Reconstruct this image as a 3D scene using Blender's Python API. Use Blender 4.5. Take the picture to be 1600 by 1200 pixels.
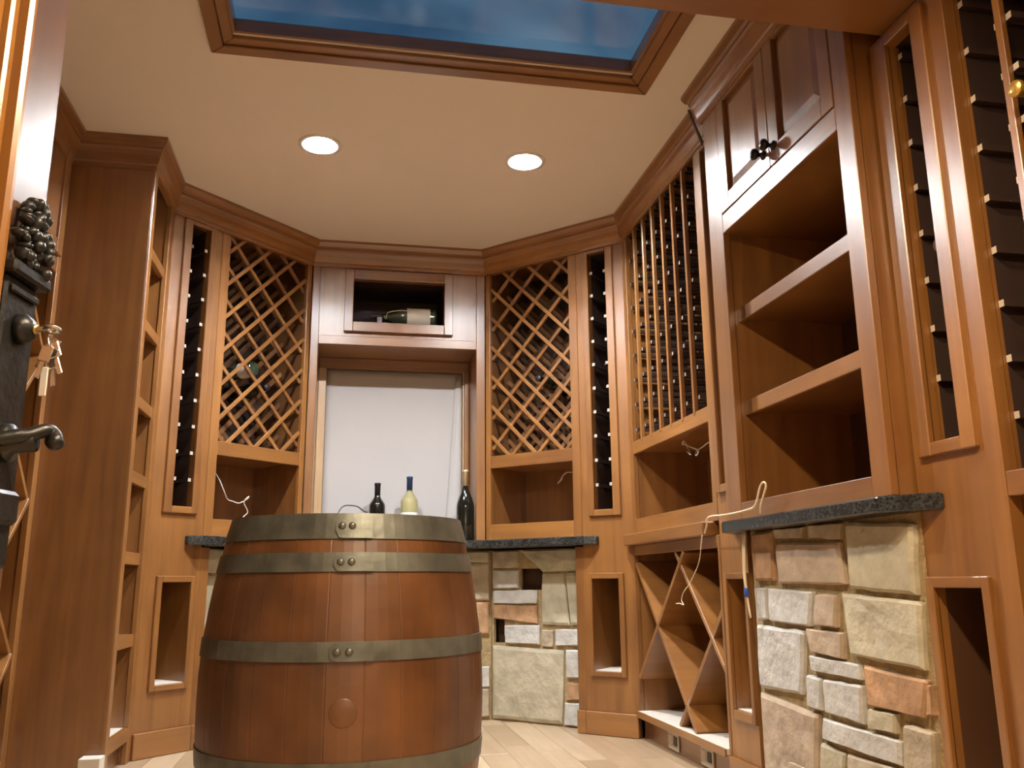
import bpy, bmesh, math, random
from mathutils import Vector, Matrix, noise
random.seed(7)
for o in list(bpy.data.objects): bpy.data.objects.remove(o)
scene = bpy.context.scene
COL = scene.collection
H = 2.44            # ceiling height
X0 = .255           # symmetry axis of the bay

# ------------------------------------------------------------------ camera
cam_d = bpy.data.cameras.new('camera'); cam = bpy.data.objects.new('camera', cam_d); COL.objects.link(cam)
cam_d.sensor_fit = 'HORIZONTAL'; cam_d.sensor_width = 36.0; cam_d.lens = 36.0*1362.7/1600.0
cam_d.clip_start = .02
yaw, pit, rol = .1896, .2231, -.0088
fw = Vector((math.sin(yaw)*math.cos(pit), math.cos(yaw)*math.cos(pit), math.sin(pit)))
r0 = Vector((math.cos(yaw), -math.sin(yaw), 0)); u0 = r0.cross(fw)
rr = r0*math.cos(rol)+u0*math.sin(rol); uu = -r0*math.sin(rol)+u0*math.cos(rol)
cam.matrix_world = Matrix(((rr.x, uu.x, -fw.x, 0), (rr.y, uu.y, -fw.y, 0), (rr.z, uu.z, -fw.z, .6769), (0, 0, 0, 1)))
scene.camera = cam

# ------------------------------------------------------------------ world: dusk sky seen through the skylight
w = bpy.data.worlds.new('dusk_sky'); scene.world = w; w.use_nodes = True
nt = w.node_tree; nt.nodes.clear()
tc = nt.nodes.new('ShaderNodeTexCoord'); mp = nt.nodes.new('ShaderNodeMapping'); mp.inputs['Scale'].default_value = (2.2, 9.0, 3.0)
mp.inputs['Rotation'].default_value = (0, 0, .25)
nz = nt.nodes.new('ShaderNodeTexNoise'); nz.inputs['Scale'].default_value = 1.6; nz.inputs['Detail'].default_value = 4
cr = nt.nodes.new('ShaderNodeValToRGB'); cr.color_ramp.elements[0].position = .36; cr.color_ramp.elements[1].position = .72
cr.color_ramp.elements[0].color = (.010, .046, .100, 1); cr.color_ramp.elements[1].color = (.085, .160, .235, 1)
bg = nt.nodes.new('ShaderNodeBackground'); bg.inputs['Strength'].default_value = 0.26
wo = nt.nodes.new('ShaderNodeOutputWorld')
for a, b in ((tc.outputs['Generated'], mp.inputs['Vector']), (mp.outputs[0], nz.inputs['Vector']), (nz.outputs['Fac'], cr.inputs['Fac']), (cr.outputs['Color'], bg.inputs['Color']), (bg.outputs[0], wo.inputs[0])):
    nt.links.new(a, b)

# ------------------------------------------------------------------ exposure
vs = scene.view_settings
vs.view_transform = 'Standard'; vs.look = 'None'; vs.gamma = 1; vs.use_curve_mapping = False
vs.exposure = 2.45
BAY_LAMP = 305.0      # emission of the two lamps over the bay
NEAR_LAMP = 160.0
HALL_FILL = 1.2      # glow of the added fill lamp, unseen behind the camera
#    # emission of the two lamps in the header near the door

# ------------------------------------------------------------------ materials
MATS = {}
def new_mat(name):
    m = bpy.data.materials.new(name); m.use_nodes = True; MATS[name] = m
    return m, m.node_tree.nodes, m.node_tree.links, m.node_tree.nodes['Principled BSDF']
def simple(name, col, rough=.5, metal=0, coat=0, emis=None, trans=0, bump=0, bscale=60, ior=1.45, var=0, vscale=8):
    m, N, L, b = new_mat(name)
    b.inputs['Base Color'].default_value = (*col, 1); b.inputs['Roughness'].default_value = rough; b.inputs['Metallic'].default_value = metal
    b.inputs['Coat Weight'].default_value = coat; b.inputs['IOR'].default_value = ior; b.inputs['Transmission Weight'].default_value = trans
    if emis: b.inputs['Emission Color'].default_value = (*emis[:3], 1); b.inputs['Emission Strength'].default_value = emis[3]
    t = N.new('ShaderNodeTexCoord')
    if var:
        n = N.new('ShaderNodeTexNoise'); n.inputs['Scale'].default_value = vscale; n.inputs['Detail'].default_value = 5
        r = N.new('ShaderNodeValToRGB'); r.color_ramp.elements[0].position = .3; r.color_ramp.elements[1].position = .7
        r.color_ramp.elements[0].color = (*[c*(1-var) for c in col], 1); r.color_ramp.elements[1].color = (*[min(1, c*(1+var)) for c in col], 1)
        L.new(t.outputs['Object'], n.inputs['Vector']); L.new(n.outputs['Fac'], r.inputs['Fac']); L.new(r.outputs['Color'], b.inputs['Base Color'])
    if bump:
        n = N.new('ShaderNodeTexNoise'); n.inputs['Scale'].default_value = bscale; n.inputs['Detail'].default_value = 6
        bp = N.new('ShaderNodeBump'); bp.inputs['Strength'].default_value = bump; bp.inputs['Distance'].default_value = .01
        L.new(t.outputs['Object'], n.inputs['Vector']); L.new(n.outputs['Fac'], bp.inputs['Height']); L.new(bp.outputs['Normal'], b.inputs['Normal'])
    return m
def wood(name, dark, light, scale, rough=.40, coat=.8, rnd=.22, big=.35, whole=False):
    """stained wood: long grain along the axis with the small scale, tone shifted per piece"""
    m, N, L, b = new_mat(name)
    t = N.new('ShaderNodeTexCoord'); oi = N.new('ShaderNodeObjectInfo')
    off = N.new('ShaderNodeVectorMath'); off.operation = 'ADD'
    comb = N.new('ShaderNodeCombineXYZ'); mul = N.new('ShaderNodeMath'); mul.operation = 'MULTIPLY'; mul.inputs[1].default_value = 13
    L.new(oi.outputs['Random'], mul.inputs[0]); [L.new(mul.outputs[0], comb.inputs[i]) for i in range(3)]
    mp = N.new('ShaderNodeMapping'); mp.inputs['Scale'].default_value = scale
    L.new(t.outputs['Object'], off.inputs[0]); L.new(comb.outputs[0], off.inputs[1]); L.new(off.outputs[0], mp.inputs['Vector'])
    n1 = N.new('ShaderNodeTexNoise'); n1.inputs['Scale'].default_value = 1; n1.inputs['Detail'].default_value = 6; n1.inputs['Distortion'].default_value = .6
    L.new(mp.outputs[0], n1.inputs['Vector'])
    n2 = N.new('ShaderNodeTexNoise'); n2.inputs['Scale'].default_value = 5; n2.inputs['Detail'].default_value = 3
    if whole: L.new(N.new('ShaderNodeNewGeometry').outputs['Position'], n2.inputs['Vector'])
    else: L.new(off.outputs[0], n2.inputs['Vector'])
    mx = N.new('ShaderNodeMix'); mx.inputs[0].default_value = big
    L.new(n1.outputs['Fac'], mx.inputs[2]); L.new(n2.outputs['Fac'], mx.inputs[3])
    ad = N.new('ShaderNodeMath'); ad.operation = 'MULTIPLY_ADD'; ad.inputs[1].default_value = rnd; L.new(oi.outputs['Random'], ad.inputs[0])
    sb = N.new('ShaderNodeMath'); sb.operation = 'SUBTRACT'; sb.inputs[1].default_value = rnd*.5
    L.new(mx.outputs[0], ad.inputs[2]); L.new(ad.outputs[0], sb.inputs[0])
    r = N.new('ShaderNodeValToRGB'); r.color_ramp.elements[0].position = .28; r.color_ramp.elements[1].position = .74
    r.color_ramp.elements[0].color = (*dark, 1); r.color_ramp.elements[1].color = (*light, 1)
    L.new(sb.outputs[0], r.inputs['Fac']); L.new(r.outputs['Color'], b.inputs['Base Color'])
    b.inputs['Roughness'].default_value = rough; b.inputs['Coat Weight'].default_value = coat; b.inputs['Coat Roughness'].default_value = .30; b.inputs['Coat IOR'].default_value = 1.7
    bp = N.new('ShaderNodeBump'); bp.inputs['Strength'].default_value = .08; bp.inputs['Distance'].default_value = .004
    L.new(n1.outputs['Fac'], bp.inputs['Height']); L.new(bp.outputs['Normal'], b.inputs['Normal'])
    return m
WD, WL = (.155, .057, .0120), (.325, .138, .031)
wood('wood_v', WD, WL, (26, 26, 1.6))
wood('wood_h', WD, WL, (2.0, 2.0, 30))
wood('barrel_wood', (.042, .015, .006), (.215, .082, .024), (14, 14, 2.2), rough=.40, coat=.4, rnd=.05, big=.78, whole=True)
wood('floor_wood', (.36, .25, .15), (.52, .39, .255), (28, 1.5, 28), rough=.4, coat=.15, rnd=.5)
wood('door_wood', (.24, .095, .016), (.42, .19, .035), (26, 26, 1.6), rough=.22, coat=.6)
wood('door_stile_wood', (.085, .040, .020), (.16, .080, .042), (26, 26, 1.6), rough=.35, coat=1)
wood('raw_wood', (.42, .26, .13), (.58, .38, .20), (26, 26, 2))
simple('end_grain', (.46, .38, .30), .6)
simple('end_grain_dark', (.22, .165, .12), .6)
simple('pale_board', (.66, .60, .52), .55, var=.06)
simple('ceiling_paint', (.80, .72, .62), .85, bump=.05, bscale=220)
simple('wall_paint', (.45, .33, .22), .85)
simple('shade_white', (.50, .475, .46), .8, var=.02, vscale=3)
simple('mortar', (.34, .25, .125), .95, bump=.6, bscale=90, var=.2, vscale=30)
simple('stone_tan', (.40, .33, .235), .9, bump=.7, bscale=28, var=.22, vscale=14)
simple('stone_buff', (.44, .395, .285), .9, bump=.7, bscale=24, var=.18, vscale=12)
simple('stone_grey', (.50, .485, .45), .9, bump=.7, bscale=30, var=.15, vscale=15)
simple('stone_rust', (.40, .235, .125), .9, bump=.7, bscale=28, var=.3, vscale=16)
simple('stone_pink', (.42, .325, .235), .9, bump=.6, bscale=26, var=.2, vscale=12)
simple('dark_stain_shade', (.040, .022, .017), .5)  # dark rack linings, plus shade painted on rail sides and near side panel
wood('inner_shade_wood', (.075, .030, .010), (.19, .082, .026), (3, 3, 20), coat=.2)  # same wood painted darker to hold the shade inside the lattice
simple('slat_shade_brown', (.085, .036, .015), .5)  # brown of the slats, also standing in for shade in deep recesses
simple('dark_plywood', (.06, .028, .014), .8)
simple('hoop_iron', (.165, .168, .145), .42, metal=.6, bump=.1, bscale=40, var=.45, vscale=9)
simple('black_iron', (.045, .044, .043), .36, metal=.7, bump=.15, bscale=60)
simple('bronze', (.030, .024, .020), .28, metal=.8)
simple('steel', (.62, .60, .57), .25, metal=1)
simple('brass', (.60, .42, .16), .3, metal=1)
simple('dark_glass', (.006, .008, .006), .06, coat=1)
simple('green_glass', (.030, .050, .030), .10, coat=1)
simple('pale_wine_glass', (.62, .58, .30), .05, trans=.65, coat=.6, ior=1.2)
simple('blue_foil', (.045, .085, .19), .3, metal=.3)
simple('gold_foil', (.72, .47, .12), .3, metal=.8, bump=.2, bscale=120)
simple('gold_pale_foil', (.72, .58, .34), .35, metal=.5)
simple('black_foil', (.02, .015, .015), .35)
simple('silver_foil', (.70, .70, .70), .25, metal=.9)
simple('paper_label', (.72, .69, .60), .8, var=.05, vscale=20)
simple('white_label', (.80, .78, .74), .75)
simple('cream_cord', (.74, .62, .42), .5)
simple('white_cord', (.72, .68, .62), .5)
simple('grey_cord', (.10, .09, .08), .5)
simple('blue_plastic', (.03, .07, .30), .4)
simple('plate_plastic', (.58, .50, .38), .45)
simple('black_plastic', (.012, .012, .012), .4)
simple('fill_lamp_shade', (.9, .86, .78), .8, emis=(1.0, .86, .68, HALL_FILL))
simple('hall_paint', (.80, .74, .64), .8)
simple('lamp_trim', (.82, .80, .77), .5)
simple('can_wall', (.75, .73, .70), .35)
simple('cork_grey', (.30, .26, .26), .7)
# granite
m, N, L, b = new_mat('granite')
t = N.new('ShaderNodeTexCoord'); v = N.new('ShaderNodeTexVoronoi'); v.inputs['Scale'].default_value = 130
n = N.new('ShaderNodeTexNoise'); n.inputs['Scale'].default_value = 45; n.inputs['Detail'].default_value = 8
r = N.new('ShaderNodeValToRGB'); r.color_ramp.elements[0].position = .42; r.color_ramp.elements[0].color = (.012, .013, .013, 1)
r.color_ramp.elements[1].position = .78; r.color_ramp.elements[1].color = (.060, .064, .062, 1)
mx = N.new('ShaderNodeMix'); mx.inputs[0].default_value = .45
L.new(t.outputs['Object'], v.inputs['Vector']); L.new(t.outputs['Object'], n.inputs['Vector']); L.new(n.outputs['Fac'], mx.inputs[2]); L.new(v.outputs['Distance'], mx.inputs[3])
L.new(mx.outputs[0], r.inputs['Fac']); L.new(r.outputs['Color'], b.inputs['Base Color']); b.inputs['Roughness'].default_value = .25
# skylight glass: thin pane
m, N, L, b = new_mat('skylight_glass')
tr = N.new('ShaderNodeBsdfTransparent'); tr.inputs[0].default_value = (.9, .95, .97, 1); gl = N.new('ShaderNodeBsdfGlossy'); gl.inputs['Roughness'].default_value = .12
ms = N.new('ShaderNodeMixShader'); ms.inputs[0].default_value = .08
L.new(tr.outputs[0], ms.inputs[1]); L.new(gl.outputs[0], ms.inputs[2]); L.new(ms.outputs[0], N['Material Output'].inputs[0])
# lamps
simple('bay_lamp_lens', (.9, .9, .9), .5, emis=(.95, .975, 1.0, BAY_LAMP))
simple('near_lamp_lens', (.9, .9, .9), .5, emis=(1.0, .80, .54, NEAR_LAMP))

# ------------------------------------------------------------------ building helpers
def empty(name, loc, label=None, cat=None, group=None, kind=None):
    o = bpy.data.objects.new(name, None); COL.objects.link(o); o.location = loc; o.empty_display_size = .05
    return tag(o, label, cat, group, kind)
def tag(o, label=None, cat=None, group=None, kind=None):
    if label: o['label'] = label
    if cat: o['category'] = cat
    if group: o['group'] = group
    if kind: o['kind'] = kind
    return o
def wloc(o):
    v = Vector(o.location)
    while o.parent: o = o.parent; v += Vector(o.location)
    return v
def link(name, me, mat, parent=None, loc=None):
    o = bpy.data.objects.new(name, me); COL.objects.link(o)
    if mat and not me.materials: me.materials.append(MATS[mat] if isinstance(mat, str) else mat)
    if parent: o.parent = parent
    if loc is not None: o.location = Vector(loc) - (wloc(parent) if parent else Vector((0, 0, 0)))
    return o
def finish(bm, name, mat, parent=None, smooth=False, bev=0, seg=1):
    """bmesh in world coordinates -> one mesh object whose origin is its bottom centre"""
    bmesh.ops.recalc_face_normals(bm, faces=bm.faces)
    if bev: bmesh.ops.bevel(bm, geom=bm.edges[:], offset=bev, segments=seg, affect='EDGES', clamp_overlap=True)
    vs_ = [v.co for v in bm.verts]
    lo = Vector([min(v[i] for v in vs_) for i in range(3)]); hi = Vector([max(v[i] for v in vs_) for i in range(3)])
    c = Vector(((lo.x+hi.x)/2, (lo.y+hi.y)/2, lo.z))
    for v in bm.verts: v.co -= c
    me = bpy.data.meshes.new(name); bm.to_mesh(me); bm.free()
    if smooth:
        for p in me.polygons: p.use_smooth = True
    return link(name, me, mat, parent, c)
class Frame:
    """a cabinet face: u along the face, d into the cabinet (away from the room), z up"""
    def __init__(s, o, u, d): s.o = Vector((*o, 0)); s.u = Vector((*u, 0)); s.d = Vector((*d, 0))
    def pt(s, u, d, z): return s.o + s.u*u + s.d*d + Vector((0, 0, z))
k = math.sqrt(.5)
RD = Frame((2.608, 2.608), (-k, k), (k, k))                # angled face right of the window
LD = Frame((2*X0-2.608, 2.608), (k, k), (-k, k))           # its mirror image
BK = Frame((0, 4.497), (1, 0), (0, 1))
RR = Frame((1.312, 0), (0, 1), (1, 0))                     # right wall faces
RC = Frame((1.25, 0), (0, 1), (1, 0))                      # proud open-shelf cabinet
LU = Frame((-.802, 0), (0, 1), (-1, 0))
LN = Frame((-1.117, 0), (0, 1), (-1, 0))
LP = Frame((0, 3.473), (1, 0), (0, 1))
def addbox(bm, F, b):
    u0, u1, d0, d1, z0, z1 = b
    vv = [bm.verts.new(F.pt(u, d, z)) for z in (z0, z1) for (u, d) in ((u0, d0), (u1, d0), (u1, d1), (u0, d1))]
    for f in ((0, 1, 2, 3), (4, 5, 6, 7), (0, 1, 5, 4), (1, 2, 6, 5), (2, 3, 7, 6), (3, 0, 4, 7)): bm.faces.new([vv[i] for i in f])
def box(name, F, b, mat, parent=None, bev=.002):
    """one board; bev rounds its edges"""
    bm = bmesh.new()
    for q in (b if isinstance(b[0], (tuple, list)) else [b]): addbox(bm, F, q)
    return finish(bm, name, mat, parent, bev=bev)
W = Frame((0, 0), (1, 0), (0, 1))                           # world axes
def prism(name, pts, z0, z1, mat, parent=None, bev=0):
    bm = bmesh.new()
    a = [bm.verts.new((x, y, z0)) for x, y in pts]; c = [bm.verts.new((x, y, z1)) for x, y in pts]
    bm.faces.new(a); bm.faces.new(c)
    for i in range(len(pts)): j = (i+1) % len(pts); bm.faces.new((a[i], a[j], c[j], c[i]))
    return finish(bm, name, mat, parent, bev=bev)
def strip_uz(name, F, p, q, width, d0, d1, mat, parent, bev=.0012):
    """a slat lying in the face plane from p=(u,z) to q=(u,z)"""
    a = Vector(p); b_ = Vector(q); t = (b_-a).normalized(); n_ = Vector((-t.y, t.x))*width/2
    bm = bmesh.new(); vv = []
    for d in (d0, d1):
        for c in (a-n_, b_-n_, b_+n_, a+n_): vv.append(bm.verts.new(F.pt(c.x, d, c.y)))
    for f in ((0, 1, 2, 3), (4, 5, 6, 7), (0, 1, 5, 4), (1, 2, 6, 5), (2, 3, 7, 6), (3, 0, 4, 7)): bm.faces.new([vv[i] for i in f])
    return finish(bm, name, mat, parent, bev=bev)
def clip(p, t, rect):
    """clip the line p+s*t to rect (u0,u1,z0,z1)"""
    lo, hi = -9, 9
    for i, (a, b_) in enumerate(((rect[0], rect[1]), (rect[2], rect[3]))):
        s0, s1 = sorted(((a-p[i])/t[i], (b_-p[i])/t[i])); lo = max(lo, s0); hi = min(hi, s1)
    return None if hi-lo < .02 else ((p[0]+lo*t[0], p[1]+lo*t[1]), (p[0]+hi*t[0], p[1]+hi*t[1]))
def lathe(name, prof, mat, parent=None, loc=(0, 0, 0), axis=(0, 0, 1), n=24, smooth=True, cap=True):
    """profile (r,h) turned about axis from loc; world placement by mesh data"""
    ax = Vector(axis).normalized(); q = Vector((0, 0, 1)).rotation_difference(ax)
    bm = bmesh.new(); rings = []
    for r_, h_ in prof:
        if r_ < 1e-5: rings.append([bm.verts.new(q @ Vector((0, 0, h_)))])
        else: rings.append([bm.verts.new(q @ Vector((r_*math.cos(2*math.pi*i/n), r_*math.sin(2*math.pi*i/n), h_))) for i in range(n)])
    for a, b_ in zip(rings, rings[1:]):
        if len(a) == 1 and len(b_) == 1: continue
        for i in range(n):
            j = (i+1) % n
            if len(a) == 1: bm.faces.new((a[0], b_[i], b_[j]))
            elif len(b_) == 1: bm.faces.new((a[i], a[j], b_[0]))
            else: bm.faces.new((a[i], a[j], b_[j], b_[i]))
    for rg in (rings[0], rings[-1]):
        if cap and len(rg) > 1: bm.faces.new(rg)
    bmesh.ops.recalc_face_normals(bm, faces=bm.faces)
    me = bpy.data.meshes.new(name); bm.to_mesh(me); bm.free()
    if smooth:
        for p in me.polygons: p.use_smooth = len(p.vertices) < 5
    return link(name, me, mat, parent, loc)
def tube(name, pts, r, mat, parent=None, n=7, sub=6):
    """smooth round cord through pts (Catmull-Rom)"""
    P = [Vector(p) for p in pts]; Q = [P[0]*2-P[1]]+P+[P[-1]*2-P[-2]]; path = []
    for i in range(1, len(Q)-2):
        a, b_, c, d = Q[i-1:i+3]
        for s in range(sub):
            t_ = s/sub; path.append(.5*((2*b_)+(c-a)*t_+(2*a-5*b_+4*c-d)*t_*t_+(3*b_-a-3*c+d)*t_**3))
    path.append(P[-1])
    bm = bmesh.new(); rings = []; up = Vector((.3, .2, .93))
    for i, p in enumerate(path):
        t_ = (path[min(i+1, len(path)-1)]-path[max(i-1, 0)]).normalized()
        s_ = t_.cross(up); s_ = s_.normalized() if s_.length > 1e-4 else t_.orthogonal().normalized(); up = s_.cross(t_).normalized()
        rings.append([bm.verts.new(p+(s_*math.cos(2*math.pi*j/n)+up*math.sin(2*math.pi*j/n))*r) for j in range(n)])
    for a, b_ in zip(rings, rings[1:]):
        for j in range(n): bm.faces.new((a[j], a[(j+1) % n], b_[(j+1) % n], b_[j]))
    bm.faces.new(rings[0]); bm.faces.new(rings[-1])
    return finish(bm, name, mat, parent, smooth=True)

# ================================================================== THE SETTING
# floor of planks running away from the door
fl = box('floor', W, (-1.6, 1.85, -1.3, 5.3, -.06, -.014), 'raw_wood', bev=0); tag(fl, kind='structure')
PW = .118; x = -1.2
while x < 1.6:
    y = 1.75 - random.random()*.5
    while y < 4.75:
        ln = random.uniform(.55, 1.25)
        box('plank', W, (x+.0008, x+PW-.0008, y+.0008, y+ln-.0008, -.0139, -random.random()*.0012), 'floor_wood', fl, bev=.0012)
        y += ln
    x += PW
tag(box('wall_left', W, (-1.62, -1.56, -1.3, 5.3, 0, 2.492), 'wall_paint', bev=0), kind='structure')
tag(box('wall_right', W, (1.80, 1.86, -1.3, 5.3, 0, 2.492), 'wall_paint', bev=0), kind='structure')
tag(box('wall_back', W, (-1.56, 1.80, 5.10, 5.16, 0, 2.492), 'wall_paint', bev=0), kind='structure')
tag(box('wall_front', W, (-1.56, 1.80, -1.3, -1.24, 0, 2.492), 'hall_paint', bev=0), kind='structure')
# ceiling with the skylight opening and two round lamp holes
SKX, SKY = (-.415, .958), (1.86, 2.652)
LAMPS = [(-.149, 3.372), (.712, 3.372)]; LR = .070
bm = bmesh.new(); xs = sorted([-1.56, 1.80, SKX[0], SKX[1]]+[l[0]+s*.12 for l in LAMPS for s in (-1, 1)]); ys = [1.70, SKY[0], SKY[1], 3.372-.12, 3.372+.12, 5.10]
for i in range(len(xs)-1):
    for j in range(len(ys)-1):
        cx_, cy_ = (xs[i]+xs[i+1])/2, (ys[j]+ys[j+1])/2
        if SKX[0] < cx_ < SKX[1] and SKY[0] < cy_ < SKY[1]: continue
        lam = [l for l in LAMPS if abs(cx_-l[0]) < .119 and abs(cy_-l[1]) < .119]
        if lam:
            lx, ly = lam[0]; n_ = 48; cir = []; sq = []
            for a in range(n_):
                t_ = 2*math.pi*a/n_; c_, s_ = math.cos(t_), math.sin(t_); mm = max(abs(c_), abs(s_))
                cir.append(bm.verts.new((lx+LR*c_, ly+LR*s_, H))); sq.append(bm.verts.new((lx+.12*c_/mm, ly+.12*s_/mm, H)))
            for a in range(n_): b_ = (a+1) % n_; bm.faces.new((cir[a], cir[b_], sq[b_], sq[a]))
        else:
            # one panel of the ceiling skin
            bm.faces.new([bm.verts.new((xx, yy, H)) for xx, yy in ((xs[i], ys[j]), (xs[i+1], ys[j]), (xs[i+1], ys[j+1]), (xs[i], ys[j+1]))])
bmesh.ops.remove_doubles(bm, verts=bm.verts, dist=1e-4)
ex = bmesh.ops.extrude_face_region(bm, geom=bm.faces[:]); [setattr(v.co, 'z', H+.012) for v in ex['geom'] if isinstance(v, bmesh.types.BMVert)]
tag(finish(bm, 'ceiling', 'ceiling_paint'), kind='structure')
# roof slab over it, open above the skylight
ro = [(-1.56, 1.80, SKY[1], 5.10), (-1.56, SKX[0], 1.70, SKY[1]), (SKX[1], 1.80, 1.70, SKY[1]), (SKX[0], SKX[1], 1.70, SKY[0])]
tag(box('ceiling_slab', W, [(a, b_, c, d, 2.484, 2.492) for a, b_, c, d in ro], 'wall_paint', bev=0), kind='structure')
# skylight: well, moulded wooden frame, glass
sk = empty('window_2', (X0, 2.25, H), kind='structure')
for q in ((SKX[0], SKX[0]+.012, SKY[0], SKY[1], H-.003, 2.482), (SKX[1]-.012, SKX[1], SKY[0], SKY[1], H-.003, 2.482), (SKX[0]+.012, SKX[1]-.012, SKY[0], SKY[0]+.012, H-.003, 2.482), (SKX[0]+.012, SKX[1]-.012, SKY[1]-.012, SKY[1], H-.003, 2.482)):
    box('well_wall', W, q, 'wood_h', sk, .001)
def ring(name, x0, x1, y0, y1, wd, z0, z1, mat, parent):
    for nm, pp in (('frame_board', [(x0, y1), (x1, y1), (x1-wd, y1-wd), (x0+wd, y1-wd)]), ('frame_board', [(x0, y0), (x1, y0), (x1-wd, y0+wd), (x0+wd, y0+wd)]),
                   ('frame_board', [(x0, y0), (x0, y1), (x0+wd, y1-wd), (x0+wd, y0+wd)]), ('frame_board', [(x1, y0), (x1, y1), (x1-wd, y1-wd), (x1-wd, y0+wd)])):
        prism(name, pp, z0, z1, mat, parent, bev=.003)
ring('frame_board', -.491, 1.037, 1.785, 2.745, .045, H-.026, H-.0005, 'wood_h', sk)
ring('frame_moulding', -.446, .992, 1.83, 2.70, .035, H-.016, H-.0005, 'wood_h', sk)
pane = box('pane', W, (SKX[0]-.018, SKX[1]+.018, SKY[0]-.018, SKY[1]+.018, 2.4823, 2.4838), 'skylight_glass', sk, bev=0)
# dropped wooden header near the door
tag(box('trim_2', W, (-1.55, 1.79, -1.2, 1.772, 2.036, 2.49), 'wood_h', bev=0), kind='structure')

# recessed ceiling lamps
for i, (lx, ly) in enumerate(LAMPS):
    L_ = empty('ceiling_lamp', (lx, ly, H), ('glowing round recessed ceiling light, the one nearer the brown panel on the left', 'glowing round recessed ceiling light, the one nearer the tall vertical rack on the right')[i], 'ceiling light', 'recessed ceiling lights over the bay')
    lathe('trim_ring', [(LR+.0005, -.0005), (LR+.017, -.0005), (LR+.017, -.004), (LR+.004, -.006), (LR-.002, -.004), (LR-.002, .0)], 'lamp_trim', L_, (lx, ly, H), n=48, cap=False)
    bm = bmesh.new(); n_ = 48
    a = [bm.verts.new((lx+(LR-.001)*math.cos(2*math.pi*q/n_), ly+(LR-.001)*math.sin(2*math.pi*q/n_), H)) for q in range(n_)]
    c = [bm.verts.new((lx+(LR-.008)*math.cos(2*math.pi*q/n_), ly+(LR-.008)*math.sin(2*math.pi*q/n_), H+.036)) for q in range(n_)]
    for q in range(n_): bm.faces.new((a[q], a[(q+1) % n_], c[(q+1) % n_], c[q]))
    finish(bm, 'can', 'can_wall', L_, smooth=True)
    lathe('lens', [(0, 0), (LR-.009, 0), (LR-.009, .006), (0, .006)], 'bay_lamp_lens', L_, (lx, ly, H+.029), n=48)
for i, (lx, ly) in enumerate(((.42, .55), (.42, 1.15))):
    L_ = empty('ceiling_lamp', (lx, ly, 2.036), ('flat round lamp under the wooden header above the open door', 'flat round lamp under the wooden header above the near right rack')[i], 'ceiling light')
    lathe('trim_ring', [(.075, 0), (.075, -.006), (.060, -.008), (.060, 0)], 'lamp_trim', L_, (lx, ly, 2.0355), n=32, cap=False)
    lathe('lens', [(0, 0), (.058, 0), (.058, -.005), (0, -.006)], 'near_lamp_lens', L_, (lx, ly, 2.0352), n=32)

fl_ = empty('fill_lamp', (.45, -.85, 0), 'added fill lamp with a glowing shade, out of view behind the camera', 'lamp')  # added to fill the room with light; no such lamp is known
lathe('base', [(0, 0), (.14, 0), (.14, .015), (.02, .03), (0, .03)], 'black_iron', fl_, (.45, -.85, .0), n=28)
lathe('pole', [(0, 0), (.011, 0), (.011, 1.12), (0, 1.12)], 'black_iron', fl_, (.45, -.85, .03), n=14)
lathe('shade', [(.19, 0), (.13, .27)], 'fill_lamp_shade', fl_, (.45, -.85, 1.10), n=36, cap=False)

# crown moulding lofted between the cabinet faces and the ceiling line
face_l = [(-1.117, 1.775), (-1.117, 3.473), (-.802, 3.473), (-.802, 3.904), (-.209, 4.497), (.719, 4.497), (1.312, 3.904), (1.312, 2.735), (1.25, 2.735), (1.25, 1.775)]
ceil_l = [(-1.057, 1.775), (-1.057, 3.413), (-.750, 3.413), (-.750, 3.829), (-.172, 4.407), (.682, 4.407), (1.252, 3.837), (1.252, 2.775), (1.185, 2.775), (1.185, 1.775)]
prof = [(0, 2.318), (.16, 2.318), (.16, 2.334), (.26, 2.338), (.34, 2.352), (.42, 2.372), (.55, 2.388), (.66, 2.394), (.66, 2.404), (.82, 2.408), (.93, 2.420), (1.0, 2.426), (1.0, 2.4395), (-.1, 2.4395)]
for s_ in range(len(face_l)-1):
    bm = bmesh.new()
    rows = [[bm.verts.new((f[0]+(c[0]-f[0])*t_, f[1]+(c[1]-f[1])*t_, z)) for t_, z in prof] for f, c in ((face_l[s_], ceil_l[s_]), (face_l[s_+1], ceil_l[s_+1]))]
    for j in range(len(prof)): jj = (j+1) % len(prof); bm.faces.new((rows[0][j], rows[0][jj], rows[1][jj], rows[1][j]))
    bm.faces.new(rows[0]); bm.faces.new(rows[1])
    if s_ == 0: crown = tag(empty('trim_1', (X0, 3, 2.318)), kind='structure')
    finish(bm, 'crown_moulding', 'wood_h', crown)

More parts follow.
